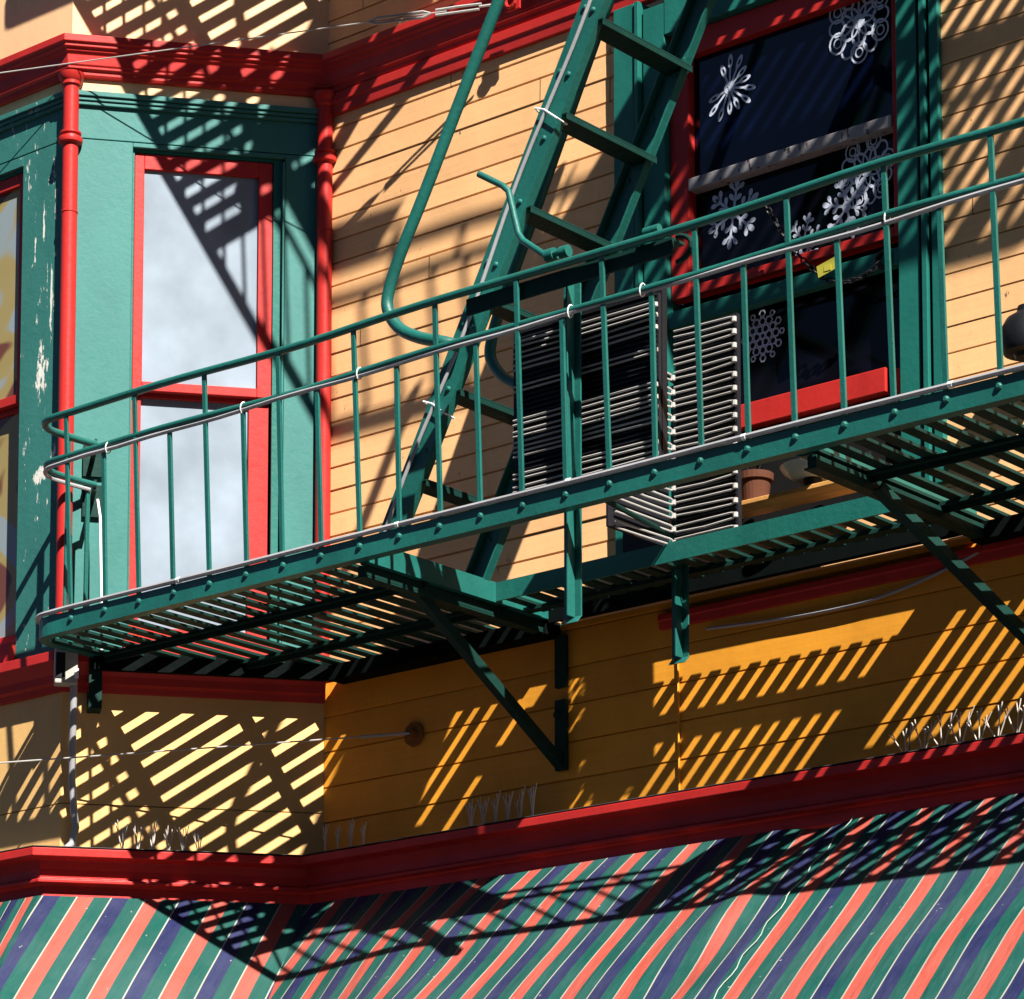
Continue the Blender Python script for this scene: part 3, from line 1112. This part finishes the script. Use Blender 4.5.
def hairpins(x0, y0, x1, y1, z0, z1, pitch, n_skip, seed):
    """long wire loops, one over the other, each with a rounded end"""
    rnd = random.Random(seed)
    b = MB()
    z = z0
    a, e = Vector((x0, y0, 0)), Vector((x1, y1, 0))
    d = (e - a).normalized()
    while z < z1:
        if rnd.random() > n_skip:
            h = pitch * .42
            j = rnd.uniform(-.004, .004)
            dz = rnd.uniform(-.006, .006)
            pts = [a + Vector((0, 0, z + dz)), a.lerp(e, .5) + Vector((0, 0, z + (dz + j) / 2 - rnd.uniform(.0, .007)))]
            pts.append(e - d * h + Vector((0, 0, z + j)))
            for q in (-60, -30, 0, 30, 60):
                pts.append(e - d * h * (1 - math.cos(R(q))) + Vector((0, 0, z + h / 2 + h / 2 * math.sin(R(q)) + j)))
            pts.append(e - d * h + Vector((0, 0, z + h + j)))
            pts.append(a + Vector((0, 0, z + h + dz)))
            b.tube(pts, .0045, 7)
            b.tube([e + Vector((0, 0, z + h * .1 + j)), e + Vector((0, 0, z + h * .9 + j))], .011, 8)
        z += pitch
    return b
hairpins(-2.425, -1.344, -1.715, -1.344, 5.63, 6.28, .0455, .42, 1).build('wire_loops', 'zinc', rk, smooth=True)
b = hairpins(-2.19, -.990, -2.19, -.61, 5.575, 6.30, .058, 0, 2)
b.build('wire_loops', 'zinc', rk, smooth=True)
hairpins(-2.19, -.600, -1.885, -.600, 5.585, 6.50, .058, 0, 3).build('wire_loops', 'zinc', rk, smooth=True)

# ------------------------------------------------------------------ conduits, cables, wires
def wavy(x0, x1, y, z, n, amp, seed, ph=0):
    rnd = random.Random(seed)
    k = [(rnd.uniform(.6, 3.5), rnd.uniform(0, 6), rnd.uniform(.3, 1)) for _ in range(4)]
    pts = []
    for i in range(n + 1):
        x = x0 + (x1 - x0) * i / n
        w_ = sum(a * math.sin(f * x + p) for f, p, a in k) * amp
        pts.append(Vector((x, y + w_ * .4, z + w_)))
    return pts
cd = thing('conduit', 'grey conduit clipped along the front edge of the balcony floor', 'conduit', (-2, -1.51, 5.6))
b = MB()
b.tube([(-5.118, -1.10, 5.597), (-5.12, -1.25, 5.597)] + [(-4.972 - .148 * math.cos(R(q)), -1.36 - .148 * math.sin(R(q)), 5.597) for q in range(0, 91, 9)] + wavy(-4.85, XE - .2, -1.508, 5.596, 80, .0022, 4), .0115, 8)
b.build('tube', 'grey', cd, smooth=True)
for x in (-4.15, -2.9, -2.02, -1.19, -.3):
    b = MB()
    b.tube([(x, -1.508, 5.596), (x + .018, -1.508, 5.596)], .0135, 8)
    b.build('clip', 'white', cd)
cb = thing('cable', 'grey cable strapped under the middle rail of the balcony', 'cable', (-.5, -1.53, 6.24))
b = MB()
b.tube([(-5.04, -1.20, 6.245), (-5.05, -1.30, 6.245)] + [(-4.907 - .145 * math.cos(R(q)), -1.392 - .145 * math.sin(R(q)), 6.246) for q in range(0, 91, 10)] + [(-4.7, -1.540, 6.25)] + [(-4.5 + 6.2 * i / 60, -1.535, 6.248 + .003 * math.sin(i * .8) - .010 * math.exp(-((i - 38) / 6) ** 2)) for i in range(61)], .0095, 8)
b.build('tube', 'grey', cb, smooth=True)
for x in (-4.56, -3.74, -3.08, -1.98, -1.63, -.53):
    b = MB()
    b.tube([(x + .004 * math.sin(a), -1.533 + .017 * math.cos(a), 6.256 + .024 * math.sin(a)) for a in [R(q) for q in range(0, 360, 30)]], .003, 6, closed=True)
    b.build('strap', 'white', cb)
cb2 = thing('cable', 'grey cable tied along the outer stringer of the steep ladder', 'cable', (-2.6, -1.31, 6))
b = MB()
b.tube([lp(.02 + 5 * i / 50, -1.312, .012 + .012 * math.sin(i * .5)) for i in range(51)], .008, 8)
b.build('tube', 'grey', cb2, smooth=True)
for t in (1.85, .62):
    b = MB()
    cpt = [lp(t, -1.318, -.065), lp(t + .015, -1.318, .02), lp(t + .01, -1.318, .07), lp(t - .005, -1.26, .075), lp(t - .01, -1.25, .0), lp(t - .005, -1.26, -.07)]
    b.tube(cpt, .004, 6, closed=True)
    b.build('strap', 'white', cb2)

SITE = True
def line(name, label, pts, r, mat, cat):
    b = MB()
    b.tube(pts, r, 6)
    return tag(b.build(name, mat, smooth=True), label, cat)
# guy wire from the upper cornice, with a turnbuckle
gw = thing('guy_wire', 'thin guy wire with turnbuckle hooked to the red upper cornice', 'wire', (-3.45, -.1, 8.44))
h0, h1 = Vector((-3.46, -.12, 8.455)), Vector((-8.15, -2.25, 8.39))
P_ = lambda u: h0 + (h1 - h0) * u
b = MB()
b.tube([P_(.06), P_(1)], .0030, 6)
b.build('wire_strand', 'wire', gw)
b = MB()
for dz in (.014, -.014):
    b.tube([P_(.075), P_(.082) + Vector((0, 0, dz)), P_(.125) + Vector((0, 0, dz)), P_(.132)], .006, 6)
b.tube([P_(.01), P_(.03)], .006, 6)
b.tube([P_(.028) + Vector((0, 0, .012)), P_(.05) + Vector((0, 0, .014)), P_(.07) + Vector((0, 0, .012)), P_(.07) + Vector((0, 0, -.012)), P_(.03) + Vector((0, 0, -.012))], .006, 6)
b.build('turnbuckle', 'zinc', gw)
b = MB()
b.box(-3.50, -3.42, -.118, -.106, 8.42, 8.49)
b.tube([(-3.46 + .028 * math.cos(R(q)), -.13, 8.455 + .028 * math.sin(R(q))) for q in range(0, 360, 30)], .009, 8, closed=True)
b.build('eye_plate', 'red', gw)
gw = thing('guy_wire', 'thin guy wire hooked to a rosette on the ochre planks', 'wire', (-4.14, -.02, 5.2))
h0, h1 = Vector((-4.14, -.035, 5.198)), Vector((-7.1, -2.45, 4.93))
b = MB()
b.tube([P_(.06), P_(1)], .0038, 6)
b.build('wire_strand', 'wire', gw)
b = MB()
b.tube([P_(.0), P_(.02), P_(.06)], .008, 6)
b.build('turnbuckle', 'wire', gw)
b = MB()
b.tube([(-4.14, -.003, 5.198), (-4.14, -.014, 5.198)], .058, 9)
b.dome((-4.14, -.014, 5.198), (0, -1, 0), .03)
b.tube([(-4.14 + .02 * math.cos(R(q)), -.04, 5.198 + .02 * math.sin(R(q))) for q in range(0, 360, 40)], .006, 6, closed=True)
b.build('rosette', 'rust', gw)

line('cable', 'loose grey cable drooping below the balcony on the ochre planks', [(-2.46 + 1.5 * i / 30, -.022, 5.40 + .0 * i + .035 * (i / 30) - .045 * math.sin(math.pi * i / 30) + .09 * max(0, (i - 16) / 14) ** 1.5) for i in range(31)], .0075, 'grey', 'cable')
line('cable', 'white cable hanging beside the left end of the railing', [(-5.28, -.93, 6.31), (-5.25, -.94, 6.22), (-5.235, -.945, 6.0), (-5.22, -.95, 5.8), (-5.205, -.96, 5.58)], .0065, 'white', 'cable')
line('cable', 'thin pale wire running straight down the ochre planks', [(-2.625, -.008, 5.42), (-2.626, -.008, 5.1), (-2.622, -.008, 4.67)], .005, 'ochre', 'cable')

# junction box and its pipe on the bay's corner
jb = thing('junction_box', 'grey metal junction box under the left end of the balcony', 'junction box', side(1.17, 5.42, .1))
b = MB()
b.para(side(1.265, 5.425, .12), SU * -.105, (0, 0, .165), SP * .075)
jbx = b.build('housing', 'greybox', jb, bevel=.006)
b = MB()
b.para(side(1.26, 5.452, .196), SU * -.042, (0, 0, .115), SP * .005)
b.build('cover', 'black', jb)
b = MB()
b.para(side(1.175, 5.45, .196), SU * -.018, (0, 0, .045), SP * .006)
b.build('sticker', 'white', jb)
b = MB()
pts = [side(1.175, 5.43, .15), side(1.175, 5.2, .12), side(1.172, 5.0, .06), side(1.16, 4.87, .04), side(1.15, 4.79, .035), side(1.165, 4.715, .04), side(1.20, 4.675, .07)]
b.tube(pts, .017, 10)
b.build('pipe', 'grey', jb, smooth=True)

# bird spikes on the lower cornice
def spikes(label, f, n, seed, mat='spike'):
    rnd = random.Random(seed)
    t = thing('bird_spikes', label, 'bird spikes', f(.5, 4.645), 'bird spike strips on the lower cornice')
    b = MB()
    b.tube([f(0, 4.652), f(1, 4.652)], .007, 6)
    b.build('base_strip', 'greybox', t)
    b = MB()
    for i in range(n):
        u = (i + .5) / n
        a = f(u, 4.652)
        for du in (-.07, .0, .055):
            tp = f(u + du * 1.3 + rnd.uniform(-.02, .02), 4.652 + rnd.uniform(.11, .165)) + Vector((0, -.03 * du * 10, 0))
            m_ = a + (tp - a) * .62
            b.tube([a, m_], .0026, 5)
            b.tube([m_, m_ + (tp - m_) * 1.0 + Vector((.009, 0, 0))], .0022, 5)
            b.tube([m_, m_ + (tp - m_) * .9 * .9 + Vector((-.010, 0, 0))], .0022, 5)
    b.build('prongs', mat, t)
spikes('row of wire bird spikes on the bay side of the lower cornice', lambda u, z: side(.98 - .42 * u, z, .16), 6, 1)
spikes('short row of wire bird spikes in the inner corner of the lower cornice', lambda u, z: Vector((-4.58 + .32 * u, -.17, z)), 4, 2)
spikes('row of wire bird spikes on the lower cornice below the left bracket', lambda u, z: Vector((-3.67 + .42 * u, -.19, z)), 6, 3)
spikes('row of bright wire bird spikes at the right end of the lower cornice', lambda u, z: Vector((-1.40 + .85 * u, -.19, z)), 10, 4)

# ------------------------------------------------------------------ things at the big window
def flake(label, cx_, cz, r, kind, sy=.0535, rot=0.0, squash=1.0):
    b = MB()
    k = [0]
    def ring(px, pz, rad, wd, n=14, ex=1.0, ang_=0.0):
        y = sy - .0004 * (k[0] % 9)
        k[0] += 1
        vs, fs = [], []
        for i in range(n):
            a = 2 * math.pi * i / n
            for q in (rad, rad - wd):
                lx, lz = q * math.cos(a) * ex, q * math.sin(a)
                X = lx * math.cos(ang_) - lz * math.sin(ang_)
                Zz = lx * math.sin(ang_) + lz * math.cos(ang_)
                vs.append((cx_ + (px + X) * squash, y, cz + pz + Zz))
        for i in range(n):
            j = (i + 1) % n
            fs.append((2 * i, 2 * i + 1, 2 * j + 1, 2 * j))
        b.add(vs, fs)
    def bar(x0, z0, x1, z1, wd):
        y = sy - .0004 * (k[0] % 9)
        k[0] += 1
        d = Vector((x1 - x0, z1 - z0)).normalized()
        n = Vector((-d.y, d.x)) * wd / 2
        b.add([(cx_ + (x0 + n.x) * squash, y, cz + z0 + n.y), (cx_ + (x0 - n.x) * squash, y, cz + z0 - n.y), (cx_ + (x1 - n.x) * squash, y, cz + z1 - n.y), (cx_ + (x1 + n.x) * squash, y, cz + z1 + n.y)], [(0, 1, 2, 3)])
    for i in range(6):
        a = rot + i * math.pi / 3
        c, s_ = math.cos(a), math.sin(a)
        if kind == 'lace':
            ring(c * r * .30, s_ * r * .30, r * .24, r * .05, ex=1.3, ang_=a)
            ring(c * r * .74, s_ * r * .74, r * .27, r * .05)
            ring(c * r * .74, s_ * r * .74, r * .13, r * .04)
            a2 = a + math.pi / 6
            ring(math.cos(a2) * r * .66, math.sin(a2) * r * .66, r * .22, r * .05, ex=1.2, ang_=a2)
            bar(0, 0, c * r * .5, s_ * r * .5, r * .06)
        elif kind == 'mesh':
            for q in (.28, .62):
                ring(c * r * q, s_ * r * q, r * .2, r * .075, 6)
            a2 = a + math.pi / 6
            ring(math.cos(a2) * r * .55, math.sin(a2) * r * .55, r * .19, r * .075, 6)
            ring(math.cos(a2) * r * .86, math.sin(a2) * r * .86, r * .17, r * .07, 6)
            ring(c * r * .92, s_ * r * .92, r * .14, r * .07, 6)
        elif kind == 'spray':
            for q2 in (0, 1):
                a2 = rot + (i * 2 + q2) * math.pi / 7.2 - 1.55
                L_ = r * (.95 if (i + q2) % 2 else .72)
                c2, s2 = math.cos(a2), math.sin(a2)
                bar(0, 0, c2 * L_ * .55, s2 * L_ * .55, r * .06)
                ring(c2 * L_ * .75, s2 * L_ * .75, r * .085, r * .05, 12, 2.4, a2)
        else:
            L_ = r * (1 if (i % 2 == 0 or kind == 'star') else .82)
            bar(0, 0, c * L_ * .86, s_ * L_ * .86, r * .085)
            for q, l in ((.34, .20), (.62, .26)):
                for sg in (1, -1):
                    a3 = a + sg * .85
                    x0, z0 = c * r * q, s_ * r * q
                    x1, z1 = x0 + math.cos(a3) * r * l, z0 + math.sin(a3) * r * l
                    bar(x0, z0, x1, z1, r * .07)
                    ring(x1, z1, r * .075, r * .074, 10, 1.5, a3)
            ring(c * L_ * .88, s_ * L_ * .88, r * .09, r * .089, 12, 1.7, a)
    ring(0, 0, r * .18, r * .10, 12)
    o = b.build('paper_snowflake', 'paper')
    sd = o.modifiers.new('thickness', 'SOLIDIFY')
    sd.thickness = .0003
    return tag(o, label, 'snowflake', 'paper snowflakes in the window')
flake('spiky white paper snowflake at the left of the upper window pane', -2.375, 7.80, .165, 'spray', rot=R(-75), squash=.95)
flake('round lacy white paper snowflake at the top right of the upper pane', -1.70, 7.90, .185, 'lace', rot=R(30), squash=.9)
flake('star shaped paper snowflake at the left of the middle pane', -2.365, 7.235, .155, 'star', sy=.0615, rot=R(20), squash=.9)
flake('large lacy paper snowflake at the right of the middle pane', -1.675, 7.245, .17, 'lace', sy=.0615, rot=R(10), squash=.85)
flake('branched paper snowflake overlapping the lacy one in the middle pane', -1.775, 7.11, .145, 'branch', sy=.0575, rot=R(45), squash=.85)
flake('small branched paper snowflake low in the middle pane beside the chain', -2.0, 7.02, .12, 'branch', sy=.0615, rot=R(70), squash=.85)
flake('honeycomb paper snowflake in the dark lower pane', -2.225, 6.66, .115, 'mesh', sy=.0755, rot=R(0), squash=.95)

# chain across the guard board, and its tag
ch = thing('chain', 'dark hanging chain looped in front of the green window board', 'chain', (-1.8, -.06, 6.75))
pts = []
ctrl = [(-2.11, -.07, 7.18), (-2.02, -.065, 7.02), (-1.92, -.06, 6.88), (-1.82, -.055, 6.775), (-1.73, -.055, 6.735), (-1.64, -.05, 6.735), (-1.58, -.045, 6.76), (-1.545, -.03, 6.80)]
b = MB()
ct = [Vector(c) for c in ctrl]
dist = 0
samples = []
for i in range(len(ct) - 1):
    for q in range(20):
        samples.append(ct[i].lerp(ct[i + 1], q / 20))
acc, last, n_ = 0, samples[0], 0
for sp_ in samples[1:]:
    acc += (sp_ - last).length
    if acc >= .026:
        d = (sp_ - last).normalized()
        sdv = d.cross(Vector((0, 1, 0))).normalized() if n_ % 2 else Vector((0, 1, 0))
        b.tube([sp_ + d * .018 * math.cos(R(q)) + sdv * .011 * math.sin(R(q)) for q in range(0, 360, 45)], .0042, 5, closed=True)
        acc = 0
        n_ += 1
    last = sp_
b.build('links', 'black', ch)
b = MB()
b.tube([(-1.545 + .034 * math.cos(R(q)), -.02, 6.80 + .034 * math.sin(R(q))) for q in range(0, 360, 30)], .009, 6, closed=True)
b.build('shackle', 'black', ch)
b = MB()
b.para((-1.83, -.078, 6.775), (.11, 0, .025), (-.008, -.002, .05), (0, .002, 0))
b.box(-1.80, -1.765, -.0805, -.0785, 6.795, 6.82)
tag(b.build('tag', 'yellow'), 'small yellow tag hanging on the dark chain', 'tag')

# pot and bowl on the plank
pt = thing('flower_pot', 'brown terracotta pot with dry twigs on the wooden plank', 'flower pot', (-2.14, -.11, 5.857))
b = MB()
b.lathe((-2.14, -.11, 5.857), [(.0, 0), (.055, 0), (.068, .10), (.078, .10), (.08, .13), (.072, .13), (.068, .11), (.0, .105)], 24)
b.build('pot', 'clay', pt, smooth=False)
b = MB()
rnd = random.Random(9)
for i in range(9):
    a = rnd.uniform(0, 6.28)
    e = Vector((-2.14 + .14 * math.cos(a), -.13 + .05 * math.sin(a), 6.09 + rnd.uniform(-.06, .08)))
    b.tube([(-2.14, -.11, 5.97), (-2.14 + .05 * math.cos(a), -.11 + .04 * math.sin(a), 6.04), e], .004, 5)
b.build('twigs', 'interior', pt)
bw = thing('pan', 'shallow white enamel pan with dark handle on the wooden plank', 'pan', (-1.82, -.12, 5.857))
b = MB()
b.lathe((-1.82, -.15, 5.895), [(.0, 0), (.08, .0), (.12, .025), (.135, .05), (.13, .05), (.115, .028), (.0, .006)], 28)
b.build('bowl', 'enamel', bw, smooth=True)
b = MB()
b.tube([(-1.695, -.15, 5.935), (-1.62, -.15, 5.945), (-1.53, -.16, 5.94)], .010, 8)
b.build('handle', 'black', bw)
b = MB()
b.lathe((-1.82, -.15, 5.857), [(.0, 0), (.04, 0), (.04, .037), (.0, .037)], 16)
b.build('foot', 'black', bw)

# dark lamp at the right edge
lm = thing('wall_lamp', 'round black lamp on the peach siding at the right edge', 'lamp', (-.9, -.08, 6.34))
b = MB()
prof = [(.0, -.10), (.05, -.10), (.06, -.085), (.098, -.08), (.108, -.06), (.108, .02), (.085, .06), (.045, .085), (.04, .11), (.0, .112)]
b.lathe((-.79, -.145, 6.275), prof, 24)
b.build('shade', 'black', lm, smooth=True)
b = MB()
b.tube([(-.79, .0, 6.275), (-.79, -.05, 6.275)], .045, 12)
b.build('arm', 'black', lm)
